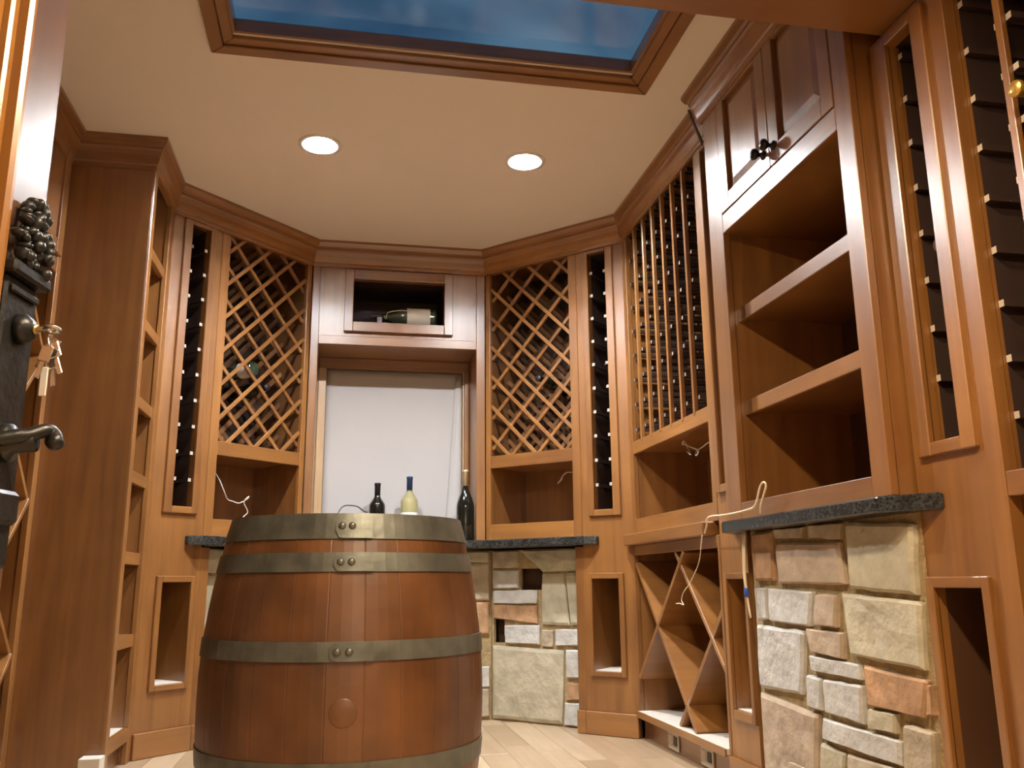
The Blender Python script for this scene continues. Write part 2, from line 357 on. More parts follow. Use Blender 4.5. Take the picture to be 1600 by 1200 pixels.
# ================================================================== CABINETS
PEG = {}
def pegs(F, root, us, zs, d0=.012, d1=.26, s=.0150, end='end_grain'):
    """square rails that carry the bottles, one object each, shared mesh"""
    key = (round(F.d.x, 2), round(F.d.y, 2), d0, d1, end)
    if key not in PEG:
        G = Frame((0, 0), F.u[:2], F.d[:2]); bm = bmesh.new(); addbox(bm, G, (-s/2, s/2, 0, d1-d0, -s/2, s/2)); bmesh.ops.recalc_face_normals(bm, faces=bm.faces)
        me = bpy.data.meshes.new('peg'); bm.to_mesh(me); bm.free(); me.materials.append(MATS['dark_stain_shade']); me.materials.append(MATS[end]); PEG[key] = me  # rail sides painted dark to sink into the rack's shade
        for p in me.polygons:
            if p.normal.dot(F.d) < -.9: p.material_index = 1
    for z in zs:
        for u in us: link('peg', PEG[key], None, root, F.pt(u, d0, z))
def frame4(F, root, u0, u1, z0, z1, wd, d0, d1, inner=None):
    """raised picture-frame moulding: two stiles, two rails"""
    iu0, iu1, iz0, iz1 = inner or (u0+wd, u1-wd, z0+wd, z1-wd)
    box('frame_stile', F, (u0, iu0, d0, d1, z0, z1), 'wood_v', root, .0025); box('frame_stile', F, (iu1, u1, d0, d1, z0, z1), 'wood_v', root, .0025)
    box('frame_rail', F, (iu0, iu1, d0, d1, z0, iz0), 'wood_h', root, .0025); box('frame_rail', F, (iu0, iu1, d0, d1, iz1, z1), 'wood_h', root, .0025)
def display_column(F, label, u0, u1, disp, din, niche, nin, depth=.30, ztop=2.432, z0p=.0, base=True, grp='narrow display columns', peg=(.002, .012), nlin='wood_v'):
    """tall flat panel with a slender peg-rack window above and a small open niche below"""
    root = empty('display_column', F.pt((u0+u1)/2, 0, 0), label, 'cabinet', grp)
    a, b_, c, d = din; e, f, g, h = nin                         # openings u0,u1,z0,z1
    T = .02
    box('panel', F, [(u0, min(a, e), 0, T, z0p, ztop), (max(b_, f), u1, 0, T, z0p, ztop), (min(a, e), max(b_, f), 0, T, d, ztop), (min(a, e), max(b_, f), 0, T, h, c), (min(a, e), max(b_, f), 0, T, z0p, g)]
        + ([(min(a, e), a, 0, T, c, d), (b_, max(b_, f), 0, T, c, d)] if min(a, e) < a-1e-4 else [])
        + ([(min(a, e), e, 0, T, g, h)] if min(a, e) < e-1e-4 else []) + ([(f, max(b_, f), 0, T, g, h)] if f < max(b_, f)-1e-4 else []), 'wood_v', root, 0)
    frame4(F, root, *disp, 0, -.014, .004, inner=din); frame4(F, root, *niche, 0, -.012, .004, inner=nin)
    for mt_, (p, q, r_, t_) in (('dark_stain_shade', din), (nlin, nin)):                           # linings
        if mt_ == 'dark_stain_shade' and p == a: box('lining_post', F, [(p-.014, p-.001, T, .030, r_-.012, t_+.012), (q+.001, q+.014, T, .030, r_-.012, t_+.012)], 'wood_v', root, 0)
        T_ = .0305 if mt_ == 'dark_stain_shade' else T
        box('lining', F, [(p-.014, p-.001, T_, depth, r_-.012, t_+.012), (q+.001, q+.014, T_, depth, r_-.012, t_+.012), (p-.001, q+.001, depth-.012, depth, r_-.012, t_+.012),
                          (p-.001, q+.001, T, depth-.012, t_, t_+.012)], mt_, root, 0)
    box('bottom_board', F, (a-.001, b_+.001, .004, depth-.012, c-.012, c), 'wood_h', root, 0)
    box('niche_floor', F, (e-.001, f+.001, .004, depth-.012, g-.012, g+.003), 'pale_board', root, 0)
    zs = [z for z in [1.127+.1188*i for i in range(-2, 11)] if c+.06 < z < d-.01]
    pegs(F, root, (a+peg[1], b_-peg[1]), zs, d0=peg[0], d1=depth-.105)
    for z in zs: box('back_slat', F, (a-.001, b_+.001, depth-.10, depth-.088, z-.085, z-.02), 'slat_shade_brown', root, 0)
    if base: box('baseboard', F, (u0, u1, -.016, -.0005, 0, .10), 'wood_h', root, .003)
    return root
# stones ------------------------------------------------------------
def stone(F, quad, d0, proud, mat, parent, rough=.006):
    """one rough-faced stone: quad of (u,z) corners tl,tr,br,bl"""
    SU = (0, .035, .2, .4, .6, .8, .965, 1); SZ = (0, .05, .25, .5, .75, .95, 1); NU, NZ = 7, 6
    tl, tr, br, bl = [Vector(q) for q in quad]; c = (tl+tr+br+bl)/4; sd = random.random()*50
    g = .0035
    def shrink(p): v = c-p; return p+v.normalized()*min(g*1.4, v.length*.2)
    tl, tr, br, bl = map(shrink, (tl, tr, br, bl))
    bm = bmesh.new(); G = []
    for j in range(NZ+1):
        row = []
        for i in range(NU+1):
            s, t_ = SU[i], SZ[j]; p = (tl*(1-s)+tr*s)*(1-t_)+(bl*(1-s)+br*s)*t_
            edge = i in (0, NU) or j in (0, NZ)
            nv = noise.noise_vector(Vector((p.x*22, p.y*22, sd)))
            p2 = p+Vector((nv.x, nv.y))*(.0045 if edge else .002)
            d = d0-proud*(.62 if edge else 1)+noise.noise(Vector((p.x*14, p.y*14, sd)))*rough*(.6 if edge else 1)
            row.append(bm.verts.new(F.pt(p2.x, d, p2.y)))
        G.append(row)
    for j in range(NZ):
        for i in range(NU): bm.faces.new((G[j][i], G[j][i+1], G[j+1][i+1], G[j+1][i]))
    rim = [G[0][i] for i in range(NU+1)]+[G[j][NU] for j in range(1, NZ+1)]+[G[NZ][i] for i in range(NU-1, -1, -1)]+[G[j][0] for j in range(NZ-1, 0, -1)]
    back = [bm.verts.new(v.co+F.d*(proud*.8+.006)) for v in rim]
    for i in range(len(rim)): j = (i+1) % len(rim); bm.faces.new((rim[i], rim[j], back[j], back[i]))
    return finish(bm, 'stone', mat, parent, smooth=False)
ST = {'t': 'stone_tan', 'b': 'stone_buff', 'g': 'stone_grey', 'r': 'stone_rust', 'p': 'stone_pink'}
STONES_RD = [([(2.708, 0.74), (2.543, 0.737), (2.541, 0.645), (2.708, 0.641)], 'g'),
    ([(2.401, 0.717), (2.268, 0.719), (2.242, 0.464), (2.408, 0.467)], 'b'),
    ([(2.266, 0.719), (2.164, 0.721), (2.17, 0.469), (2.239, 0.464)], 'b'),
    ([(2.708, 0.632), (2.427, 0.637), (2.432, 0.569), (2.708, 0.567)], 'g'),
    ([(2.708, 0.563), (2.427, 0.561), (2.428, 0.469), (2.708, 0.495)], 'r'),
    ([(2.635, 0.463), (2.415, 0.467), (2.418, 0.372), (2.633, 0.372)], 'g'),
    ([(2.408, 0.448), (2.335, 0.447), (2.339, 0.359), (2.411, 0.36)], 't'),
    ([(2.331, 0.449), (2.169, 0.453), (2.172, 0.375), (2.333, 0.366)], 'g'),
    ([(2.708, 0.363), (2.277, 0.353), (2.296, 0.007), (2.708, 0.006)], 'b'),
    ([(2.272, 0.357), (2.166, 0.358), (2.17, 0.22), (2.272, 0.219)], 'g'),
    ([(2.273, 0.204), (2.169, 0.201), (2.171, 0.125), (2.275, 0.118)], 'r'),
    ([(2.283, 0.112), (2.169, 0.117), (2.172, 0.004), (2.291, 0.004)], 'g'),
    ([(2.708, 0.836), (2.541, 0.836), (2.539, 0.742), (2.708, 0.746)], 't'),
    ([(2.534, 0.836), (2.161, 0.836), (2.164, 0.726), (2.4, 0.723)], 'b')]
STONES_RC = [([(2.509, 0.826), (2.325, 0.824), (2.337, 0.794), (2.507, 0.797)], 't'),
    ([(2.304, 0.826), (2.131, 0.822), (2.142, 0.778), (2.305, 0.79)], 't'),
    ([(2.12, 0.824), (1.829, 0.803), (1.844, 0.637), (2.122, 0.65)], 'b'),
    ([(2.664, 0.826), (2.517, 0.826), (2.527, 0.671), (2.661, 0.67)], 'r'),
    ([(2.504, 0.788), (2.147, 0.772), (2.136, 0.662), (2.508, 0.664)], 'p'),
    ([(2.655, 0.657), (2.583, 0.656), (2.586, 0.554), (2.652, 0.549)], 'g'),
    ([(2.577, 0.652), (2.305, 0.643), (2.331, 0.546), (2.58, 0.552)], 'g'),
    ([(2.297, 0.639), (2.183, 0.638), (2.198, 0.549), (2.312, 0.547)], 'p'),
    ([(2.165, 0.642), (1.829, 0.627), (1.843, 0.473), (2.148, 0.482)], 'b'),
    ([(2.665, 0.541), (2.368, 0.537), (2.408, 0.353), (2.675, 0.349)], 'g'),
    ([(2.361, 0.542), (2.163, 0.541), (2.177, 0.469), (2.349, 0.477)], 'p'),
    ([(2.363, 0.47), (2.11, 0.463), (2.103, 0.428), (2.357, 0.428)], 'g'),
    ([(2.089, 0.464), (1.837, 0.453), (1.859, 0.367), (2.088, 0.369)], 'r'),
    ([(2.374, 0.418), (2.296, 0.413), (2.311, 0.324), (2.38, 0.327)], 'g'),
    ([(2.289, 0.413), (2.1, 0.416), (2.108, 0.32), (2.296, 0.323)], 'g'),
    ([(2.675, 0.339), (2.325, 0.316), (2.363, 0.113), (2.675, 0.054)], 'p'),
    ([(2.318, 0.309), (1.958, 0.306), (1.966, 0.25), (2.325, 0.254)], 'g'),
    ([(2.085, 0.365), (1.97, 0.365), (1.977, 0.32), (2.09, 0.312)], 'b'),
    ([(1.947, 0.351), (1.835, 0.35), (1.846, 0.223), (1.965, 0.208)], 't'),
    ([(2.326, 0.245), (2.21, 0.241), (2.23, 0.125), (2.347, 0.117)], 'b'),
    ([(2.205, 0.237), (1.969, 0.242), (1.978, 0.18), (2.221, 0.143)], 't'),
    ([(1.839, 0.45), (1.829, 0.45), (1.829, 0.376), (1.853, 0.372)], 'r'),
    ([(2.675, 0.17), (2.35, 0.17), (2.35, 0.01), (2.675, 0.01)], 't'),
    ([(2.34, 0.165), (2.12, 0.165), (2.12, 0.01), (2.34, 0.01)], 'g'),
    ([(2.11, 0.16), (1.84, 0.16), (1.84, 0.01), (2.11, 0.01)], 'b')]
HOLES_RD = [(2.402, 2.536, 0.637, 0.742), (2.637, 2.705, 0.374, 0.49)]

# ---- the bay: mirrored units left and right of the window
def lattice_cabinet(F, label, parity):
    root = empty('lattice_cabinet', F.pt(2.38, 0, .885), label, 'cabinet', 'lattice cabinets beside the window')
    u0, u1, a, b_ = 2.10, 2.669, 2.147, 2.640; D = .34; zb = .8855
    box('stile', F, (u0, a, -.003, .02, zb, 2.432), 'wood_v', root); box('stile', F, (b_, u1, -.003, .02, zb, 2.432), 'wood_v', root)
    box('rail', F, (a, b_, -.001, .02, 1.253, 1.318), 'wood_h', root); box('rail', F, (a, b_, -.001, .02, zb, .964), 'wood_h', root); box('rail', F, (a, b_, -.001, .02, 2.318, 2.432), 'wood_h', root)
    for p_, q_ in ((a-.018, a-.001), (b_+.001, b_+.018)): box('side_panel', F, (p_, q_, .02, D, 1.281, 2.42), 'inner_shade_wood', root, 0); box('side_panel', F, (p_, q_, .02, D, zb, 1.28), 'wood_v', root, 0)
    box('back_panel', F, (a-.018, b_+.018, D, D+.012, 1.281, 2.42), 'dark_stain_shade', root, 0); box('back_panel', F, (a-.018, b_+.018, D, D+.012, zb, 1.28), 'wood_v', root, 0)
    box('shelf', F, (a, b_, .0205, D, 1.262, 1.30), 'wood_h', root, 0); box('bottom_board', F, (a, b_, .0205, D, zb, .951), 'wood_h', root, 0); box('top_board', F, (a, b_, .0205, D, 2.37, 2.39), 'wood_h', root, 0)
    rect = (a, b_, 1.300, 2.372)
    for layer, d in enumerate((.006, .165, .30)):
        for fam in (0, 1):
            for q in range(-14, 30):
                if fam == 0: p = (a, a-.240-.1625*q) ; t_ = (1, 1)
                else: p = (a, 4.485-.1625*q-a+.0); t_ = (1, -1)
                c_ = clip(p, t_, rect)
                if c_: strip_uz('lattice_strip' if layer == 0 else 'inner_strip', F, c_[0], c_[1], .0175 if layer == 0 else .021, d+fam*.0125, d+fam*.0125+.012, 'wood_h' if layer == 0 else 'inner_shade_wood', root, .0012 if layer == 0 else 0)
    return root
def bay_base(F, name_label, holes):
    root = empty('stone_counter_base', F.pt(2.4, .1, 0), name_label, 'stone base', 'stone counter bases')
    us = sorted({2.1435, 2.718}|{h[0] for h in holes}|{h[1] for h in holes}); zs = sorted({0, .838}|{h[2] for h in holes}|{h[3] for h in holes}); bx = []
    for i in range(len(us)-1):
        for j in range(len(zs)-1):
            cu, cz = (us[i]+us[i+1])/2, (zs[j]+zs[j+1])/2
            if not any(h[0] < cu < h[1] and h[2] < cz < h[3] for h in holes): bx.append((us[i], us[i+1], .116, .135, zs[j], zs[j+1]))
    box('mortar', F, bx, 'mortar', root, 0)
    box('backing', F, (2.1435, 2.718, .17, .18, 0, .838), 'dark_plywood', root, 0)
    for quad, c_ in STONES_RD: stone(F, quad, .116, .016, ST[c_], root)
    return root
DISP, DIN, NIC, NIN = (1.887, 2.058, .978, 2.316), (1.927, 2.026, 1.008, 2.297), (1.886, 2.070, .252, .714), (1.912, 2.052, .275, .688)
lattice_cabinet(LD, 'diamond lattice wine cabinet on the angled wall left of the window', 0)
lattice_cabinet(RD, 'diamond lattice wine cabinet on the angled wall right of the window', 1)
display_column(LD, 'narrow peg display column between the left shelf unit and left lattice cabinet', 1.834, 2.099, DISP, DIN, NIC, NIN)
display_column(RD, 'narrow peg display column between the right lattice cabinet and the vertical rack', 1.834, 2.099, DISP, DIN, NIC, NIN)
for F in (LD, RD):      # column base carries on to the stone
    t_ = 'left' if F is LD else 'right'
    base = box('base_panel', F, (2.0995, 2.143, 0, .18, 0, .838), 'wood_v', None, .001)
    tag(base, f'plain wooden post beside the stone under the {t_} end of the bay counter', 'panel', 'posts at the bay stonework')
    bb = box('baseboard_'+t_, F, (2.0995, 2.146, -.016, -.0005, 0, .10), 'wood_h', None, .003); tag(bb, kind='structure')
bay_base(LD, 'pale stone base under the counter on the left, behind the barrel', HOLES_RD)
bay_base(RD, 'pale stone base under the counter right of the barrel, with two dark holes', HOLES_RD)
bkb = empty('stone_counter_base', (X0, 4.6, 0), 'stone base under the window counter, hidden behind the barrel', 'stone base', 'stone counter bases')
box('mortar', BK, (-.256, .766, .117, .135, 0, .838), 'mortar', bkb, 0)
z = .01
while z < .80:
    hgt = min(random.uniform(.10, .20), .832-z); uu_ = -.246
    while uu_ < .73:
        wd_ = min(random.uniform(.12, .32), .756-uu_)
        if wd_ < .05: break
        stone(BK, [(uu_, z+hgt), (uu_+wd_, z+hgt), (uu_+wd_, z), (uu_, z)], .116, .016, random.choice(list(ST.values())), bkb); uu_ += wd_
    z += hgt
# granite counter of the bay
half = [RD.pt(2.012, -.001, 0), RD.pt(2.012, -.018, 0), RD.pt(2.07, -.055, 0), Vector((5.216-.055*2**.5-4.442, 4.442, 0))]
back = [RD.pt(2.012, .016, 0), RD.pt(2.145, .016, 0), RD.pt(2.145, .30, 0), Vector((.93, 4.72, 0)), Vector((.664, 4.797, 0))]
pts = [tuple(p[:2]) for p in half]; mir = [(2*X0-x_, y_) for x_, y_ in pts[::-1]]
bk_ = [tuple(p[:2]) for p in back]; bmir = [(2*X0-x_, y_) for x_, y_ in bk_]
poly = pts+mir+bmir+bk_[::-1]
top = [p for p in pts[1:]]+[p for p in mir[:-1]]+[bmir[0]]+[(2*X0-x_, y_) for x_, y_ in bk_[1:]]+bk_[::-1]
cnt = prism('granite_countertop', top, .8455, .885, 'granite', None, .004)
tag(cnt, 'dark speckled granite counter around the window bay holding the standing bottles', 'countertop')

# ---- centre: header cabinet over the window
hc = empty('header_cabinet', BK.pt(X0, 0, .885), 'wooden window surround with a framed box niche above holding the lying bottle', 'cabinet')
for u0_, u1_ in ((-.205, -.164), (.668, .715)): box('stile', BK, (u0_, u1_, -.006, .02, .8855, 2.432), 'wood_v', hc)
box('rail', BK, (-.164, .668, -.006, .02, 1.897, 1.943), 'wood_h', hc)
box('panel', BK, [(-.1635, .010, 0, .02, 1.9435, 2.432), (.491, .6675, 0, .02, 1.9435, 2.432), (.010, .491, 0, .02, 2.256, 2.432), (.010, .491, 0, .02, 1.9435, 2.02)], 'wood_v', hc, 0)
frame4(BK, hc, -.036, .539, 1.967, 2.309, 0, -.024, -.0005, inner=(.010, .491, 2.02, 2.256))
box('box_lining', BK, [(-.004, .0095, .0205, .36, 2.0, 2.27), (.4915, .505, .0205, .36, 2.0, 2.27), (.0095, .4915, .0205, .36, 2.257, 2.27), (.0095, .4915, .348, .36, 2.0, 2.257)], 'dark_stain_shade', hc, 0)
box('box_floor', BK, (.0095, .4915, .0205, .348, 2.0, 2.0195), 'wood_h', hc, 0)
box('soffit', BK, (-.164, .668, .0205, .318, 1.8975, 1.915), 'wood_h', hc, 0)
box('jamb', BK, (-.182, -.1645, .0205, .318, .8855, 1.915), 'wood_v', hc, 0); box('jamb', BK, (.6685, .686, .0205, .318, .8855, 1.915), 'wood_v', hc, 0)
# the window behind
wn = empty('window_1', (X0, 4.82, .885), kind='structure')
box('head_board', BK, (-.1635, .6675, .286, .303, 1.836, 1.8970), 'wood_h', wn, .002)
box('casing', BK, (-.1635, -.122, .270, .303, .8855, 1.8355), 'raw_wood', wn, .002)
box('casing', BK, (.641, .6675, .262, .303, .8855, 1.8355), 'wood_v', wn, .002); box('casing_edge', BK, (.632, .6405, .272, .303, .8855, 1.8355), 'raw_wood', wn, .001)
box('sash', BK, (-.1635, .6675, .3185, .335, .8855, 1.897), 'raw_wood', wn, 0)
sh = empty('window_shade', (X0, 4.80, .886), 'plain white shade covering the window behind the bottles', 'window shade')
bm = bmesh.new(); NX, NZ = 20, 24; g = []
for j in range(NZ+1):
    g.append([bm.verts.new((-.121+(.751)*i/NX, 4.806+.003*noise.noise(Vector((i*.35, j*.2, 3)))+(.0), .887+.948*j/NZ)) for i in range(NX+1)])
for j in range(NZ):
    for i in range(NX): bm.faces.new((g[j][i], g[j][i+1], g[j+1][i+1], g[j+1][i]))
ex = bmesh.ops.extrude_face_region(bm, geom=bm.faces[:]); [setattr(v.co, 'y', v.co.y+.0015) for v in ex['geom'] if isinstance(v, bmesh.types.BMVert)]
finish(bm, 'shade_sheet', 'shade_white', sh, smooth=True)
bm = bmesh.new(); g = []
for j in range(17):
    t_ = j/16; z = .887+.93*t_; xl_ = .530+.064*t_**.8
    g.append([bm.verts.new((xl_+(.630-xl_)*s_, 4.799-.035*math.sin(math.pi*min(1, s_*.9))*(1-t_*.8)-(.006 if s_ == 0 else 0), z)) for s_ in (0, .15, .3, .5, .7, .85, 1)])
for j in range(16):
    for i in range(6): bm.faces.new((g[j][i], g[j][i+1], g[j+1][i+1], g[j+1][i]))
ex = bmesh.ops.extrude_face_region(bm, geom=bm.faces[:]); [setattr(v.co, 'y', v.co.y+.0015) for v in ex['geom'] if isinstance(v, bmesh.types.BMVert)]
finish(bm, 'shade_fold', 'shade_white', sh, smooth=True)

# ---- right wall: vertical rack above, diamond bin below
rk = empty('wine_rack_cabinet', RR.pt(3.42, 0, .832), 'vertical peg wine rack on the right wall, tall thin uprights over an open shelf', 'wine rack')
D = .36
box('stile', RR, (3.85, 3.902, -.003, .02, .884, 2.432), 'wood_v', rk); box('stile', RR, (2.947, 2.985, -.003, .02, .884, 2.432), 'wood_v', rk)
box('rail', RR, (2.985, 3.85, -.001, .02, 1.250, 1.308), 'wood_h', rk); box('rail', RR, (2.985, 3.85, -.001, .02, .884, .952), 'wood_h', rk); box('rail', RR, (2.985, 3.85, -.001, .02, 2.335, 2.432), 'wood_h', rk)
box('ledge', RR, (2.99, 3.912, -.045, .35, .834, .8835), 'wood_h', rk, .004)
box('side_panel', RR, (3.851, 3.868, .0205, D, .884, 2.42), 'wood_v', rk, 0); box('side_panel', RR, (2.966, 2.984, .0205, D, .884, 2.42), 'wood_v', rk, 0)
box('back_panel', RR, (2.966, 3.868, D, D+.012, 1.281, 2.42), 'dark_stain_shade', rk, 0); box('back_panel', RR, (2.966, 3.868, D, D+.012, .884, 1.28), 'wood_v', rk, 0)
box('shelf', RR, (2.985, 3.85, .0205, D, 1.262, 1.296), 'wood_h', rk, 0); box('bottom_board', RR, (2.985, 3.85, .0205, D, .92, .945), 'wood_h', rk, 0); box('top_board', RR, (2.985, 3.85, .0205, D, 2.40, 2.42), 'wood_h', rk, 0)
ups = [2.985+.1236*(i+1) for i in range(6)]
for u in ups:
    box('upright', RR, (u-.009, u+.009, -.004, .012, 1.2965, 2.40), 'wood_v', rk, .0012)
    box('upright', RR, (u-.009, u+.009, .24, .256, 1.2965, 2.40), 'wood_v', rk, 0)
edges = []
for u in [2.985]+ups+[3.85]:
    if u > 2.99: edges.append(u-.018)
    if u < 3.84: edges.append(u+.018)
pegs(RR, rk, edges, [1.364+.1188*i for i in range(9)], d0=.013, d1=.30, end='end_grain_dark')
db = empty('diamond_bin_cabinet', RR.pt(3.42, 0, 0), 'low cabinet with crossed diamond boards under the vertical rack', 'wine rack')
box('stile', RR, (3.892, 3.903, -.003, .02, .10, .8335), 'wood_v', db); box('stile', RR, (2.947, 2.967, -.003, .02, .0, .8335), 'wood_v', db)
box('rail', RR, (2.967, 3.892, -.001, .02, .79, .8335), 'wood_h', db)
box('bottom_shelf', RR, (2.967, 3.892, -.012, D, .098, .118), 'pale_board', db, .001)
box('shelf_edge', RR, (2.967, 3.892, -.020, -.0125, .092, .118), 'wood_h', db, .001)
box('side_panel', RR, (3.893, 3.904, .0205, D, .0, .83), 'wood_v', db, 0); box('side_panel', RR, (2.950, 2.966, .0205, D, .0, .83), 'wood_v', db, 0)
box('back_panel', RR, (2.966, 3.893, D, D+.012, .0, .83), 'wood_v', db, 0)
box('toe_kick', RR, (2.967, 3.892, .032, .045, 0, .0975), 'wood_h', db, 0)
rect = (2.968, 3.891, .119, .789)
for p, t_, dd in (((3.357, .739), (.276, -.249), 0), ((3.357, .739), (-.27, -.266), .006), ((3.357, .209), (.276, .281), .003), ((3.357, .209), (-.27, .264), .009)):
    c_ = clip(p, t_, rect); strip_uz('diamond_board', RR, c_[0], c_[1], .019, dd, D-.01, 'wood_h', db, .001)
for yy, sz in ((3.575, .115), (3.235, .115)):
    op = empty('power_outlet', RR.pt(yy, .03, .05), ('almond wall outlet in the toe kick, the one with a dark socket farther from camera', 'almond wall outlet in the toe kick, the one nearer the camera')[yy < 3.4], 'outlet', 'outlets under the diamond bins')
    box('cover_plate', RR, (yy-sz/2, yy+sz/2, .025, .0315, .008, .084), 'plate_plastic', op, .002)
    box('socket', RR, (yy-.045, yy-.008, .0225, .0252, .028, .064), 'black_plastic', op, .001); box('socket', RR, (yy+.008, yy+.045, .0225, .0252, .028, .064), 'plate_plastic', op, .001)
display_column(RR, 'narrow peg display column between the vertical rack and the open shelf cabinet', 2.737, 2.9465, (2.752, 2.932, .978, 2.31), (2.79, 2.892, 1.006, 2.29), (2.735, 2.912, .225, .70), (2.757, 2.894, .255, .68), peg=(.02, .0088))

# ---- right wall: proud open-shelf cabinet with doors above
oc = empty('open_shelf_cabinet', RC.pt(2.28, 0, .865), 'open shelf cabinet with two panelled doors above, over the right stone base', 'cabinet')
D = .44; a, b_ = 1.905, 2.622
box('stile', RC, (1.834, a, -.003, .02, .8655, 2.43), 'wood_v', oc); box('stile', RC, (b_, 2.733, -.003, .02, .8655, 2.43), 'wood_v', oc)
box('rail', RC, (a, b_, -.003, .02, .8655, .918), 'wood_h', oc); box('rail', RC, (a, b_, -.003, .02, 1.838, 1.905), 'wood_h', oc); box('rail', RC, (a, b_, -.003, .02, 2.37, 2.43), 'wood_h', oc)
box('side_panel', RC, (1.834, 1.852, .0205, D, .8655, 2.43), 'wood_v', oc, 0); box('side_panel', RC, (2.65, 2.668, .0205, D, .8655, 2.43), 'wood_v', oc, 0)
box('side_panel', RC, (2.72, 2.733, .0205, .08, .8655, 2.43), 'wood_v', oc, 0)
box('back_panel', RC, (1.852, 2.65, D-.012, D, .8655, 2.43), 'slat_shade_brown', oc, 0)  # back painted darker to stand in for shade behind the shelves
box('bottom_board', RC, (1.852, 2.65, .0205, D-.012, .875, .905), 'wood_h', oc, 0); box('shelf', RC, (1.852, 2.65, .0205, D-.012, 1.845, 1.87), 'wood_h', oc, 0)
for z in (1.529, 1.208):
    s_ = box('shelf', RC, (1.8525, 2.6495, .062, D-.0125, z+.012, z+.048), 'wood_h', oc, 0); box('shelf_edge', RC, (1.8525, 2.6495, .046, .0615, z, z+.048), 'wood_h', s_, .002)
for i, (p, q) in enumerate(((a+.003, 2.2620), (2.2650, b_-.003))):
    dr = empty('cabinet_door', RC.pt((p+q)/2, 0, 1.908)); dr.parent = oc; dr.location = RC.pt((p+q)/2, 0, 1.908)-Vector(oc.location)
    z0, z1, sw = 1.909, 2.366, .058
    box('door_stile', RC, (p, p+sw, -.005, .019, z0, z1), 'wood_v', dr, .002); box('door_stile', RC, (q-sw, q, -.005, .019, z0, z1), 'wood_v', dr, .002)
    box('door_rail', RC, (p+sw, q-sw, -.005, .019, z0, z0+sw), 'wood_h', dr, .002); box('door_rail', RC, (p+sw, q-sw, -.005, .019, z1-sw, z1), 'wood_h', dr, .002)
    bm = bmesh.new(); A, B = (p+sw, q-sw, z0+sw, z1-sw), .035
    o_ = [bm.verts.new(RC.pt(u, .012, z)) for u, z in ((A[0], A[2]), (A[1], A[2]), (A[1], A[3]), (A[0], A[3]))]
    n_ = [bm.verts.new(RC.pt(u, .001, z)) for u, z in ((A[0]+B, A[2]+B), (A[1]-B, A[2]+B), (A[1]-B, A[3]-B), (A[0]+B, A[3]-B))]
    c_ = [bm.verts.new(RC.pt(u, .018, z)) for u, z in ((A[0], A[2]), (A[1], A[2]), (A[1], A[3]), (A[0], A[3]))]
    bm.faces.new(n_); bm.faces.new(c_)
    for j in range(4): jj = (j+1) % 4; bm.faces.new((o_[j], o_[jj], n_[jj], n_[j])); bm.faces.new((o_[j], o_[jj], c_[jj], c_[j]))
    finish(bm, 'door_panel', 'wood_v', dr)
    ku = 2.235 if i == 0 else 2.298
    lathe('knob', [(0, 0), (.015, 0), (.015, .003), (.007, .006), (.006, .016), (.013, .022), (.018, .030), (.017, .038), (.009, .043), (0, .044)], 'bronze', dr, RC.pt(ku, -.0055, 1.965), axis=(-1, 0, 0), n=20)
# granite and stone under it
rg = prism('granite_countertop', [(1.311, 2.83), (1.225, 2.735), (1.225, 1.862), (1.250, 1.822), (1.311, 1.735), (1.311, 1.8395), (1.60, 1.8395), (1.60, 2.70), (1.311, 2.70)], .8275, .865, 'granite', None, .004)
tag(rg, 'dark speckled granite ledge with a clipped corner under the open shelf cabinet', 'countertop')
sb = empty('stone_counter_base', (1.30, 2.23, 0), 'large pale and rust stone facing below the open shelf cabinet on the right', 'stone base', 'stone counter bases')
RS = Frame((1.312, 0), (0, 1), (1, 0))
box('mortar', RS, (1.826, 2.69, -.006, .08, 0, .827), 'mortar', sb, 0)
for quad, c_ in STONES_RC: stone(RS, quad, -.006, .018, ST[c_], sb)

# ---- right wall, nearest: display column and peg rack under the header
display_column(RR, 'narrow peg display column nearest the camera, beside the right peg rack', 1.581, 1.8255, (1.605, 1.795, .947, 2.012), (1.649, 1.749, .977, 1.989), (1.620, 1.822, .20, .68), (1.643, 1.797, .225, .656), ztop=2.034, depth=.34, peg=(.024, .0088), nlin='slat_shade_brown')  # niche lining painted dark so the recess reads as unlit
nr = empty('wine_rack_cabinet', RR.pt(1.2, 0, 0), 'near peg wine rack cut by the right edge of the picture', 'wine rack')
box('stile', RR, (1.532, 1.580, -.014, .02, 0, 2.034), 'wood_v', nr); box('stile', RR, (.70, .75, -.014, .02, 0, 2.034), 'wood_v', nr)
box('rail', RR, (.75, 1.532, -.012, .02, .835, .885), 'wood_h', nr); box('rail', RR, (.75, 1.532, -.012, .02, 1.99, 2.034), 'wood_h', nr); box('rail', RR, (.75, 1.532, -.012, .02, 0, .12), 'wood_h', nr)
box('front_post', RR, (1.5325, 1.548, .0205, .030, 0, 2.03), 'wood_v', nr, 0); box('side_panel', RR, (1.5325, 1.548, .0305, .40, 0, 2.03), 'dark_stain_shade', nr, 0); box('side_panel', RR, (.735, .7495, .0205, .40, 0, 2.03), 'wood_v', nr, 0)  # dark side panel stands in for the unlit open depth
box('back_panel', RR, (.735, 1.548, .40, .412, 0, 2.03), 'dark_stain_shade', nr, 0); box('shelf', RR, (.75, 1.532, .0205, .40, .845, .875), 'wood_h', nr, 0)
ups = [1.412-.1236*i for i in range(5)]
for u in ups:
    box('upright', RR, (u-.009, u+.009, .014, .028, .8755, 2.03), 'wood_v', nr, .0012); box('upright', RR, (u-.009, u+.009, .27, .285, .8755, 2.03), 'wood_v', nr, 0)
edges = [1.5235]
for u in ups: edges += [u+.0175, u-.0175]
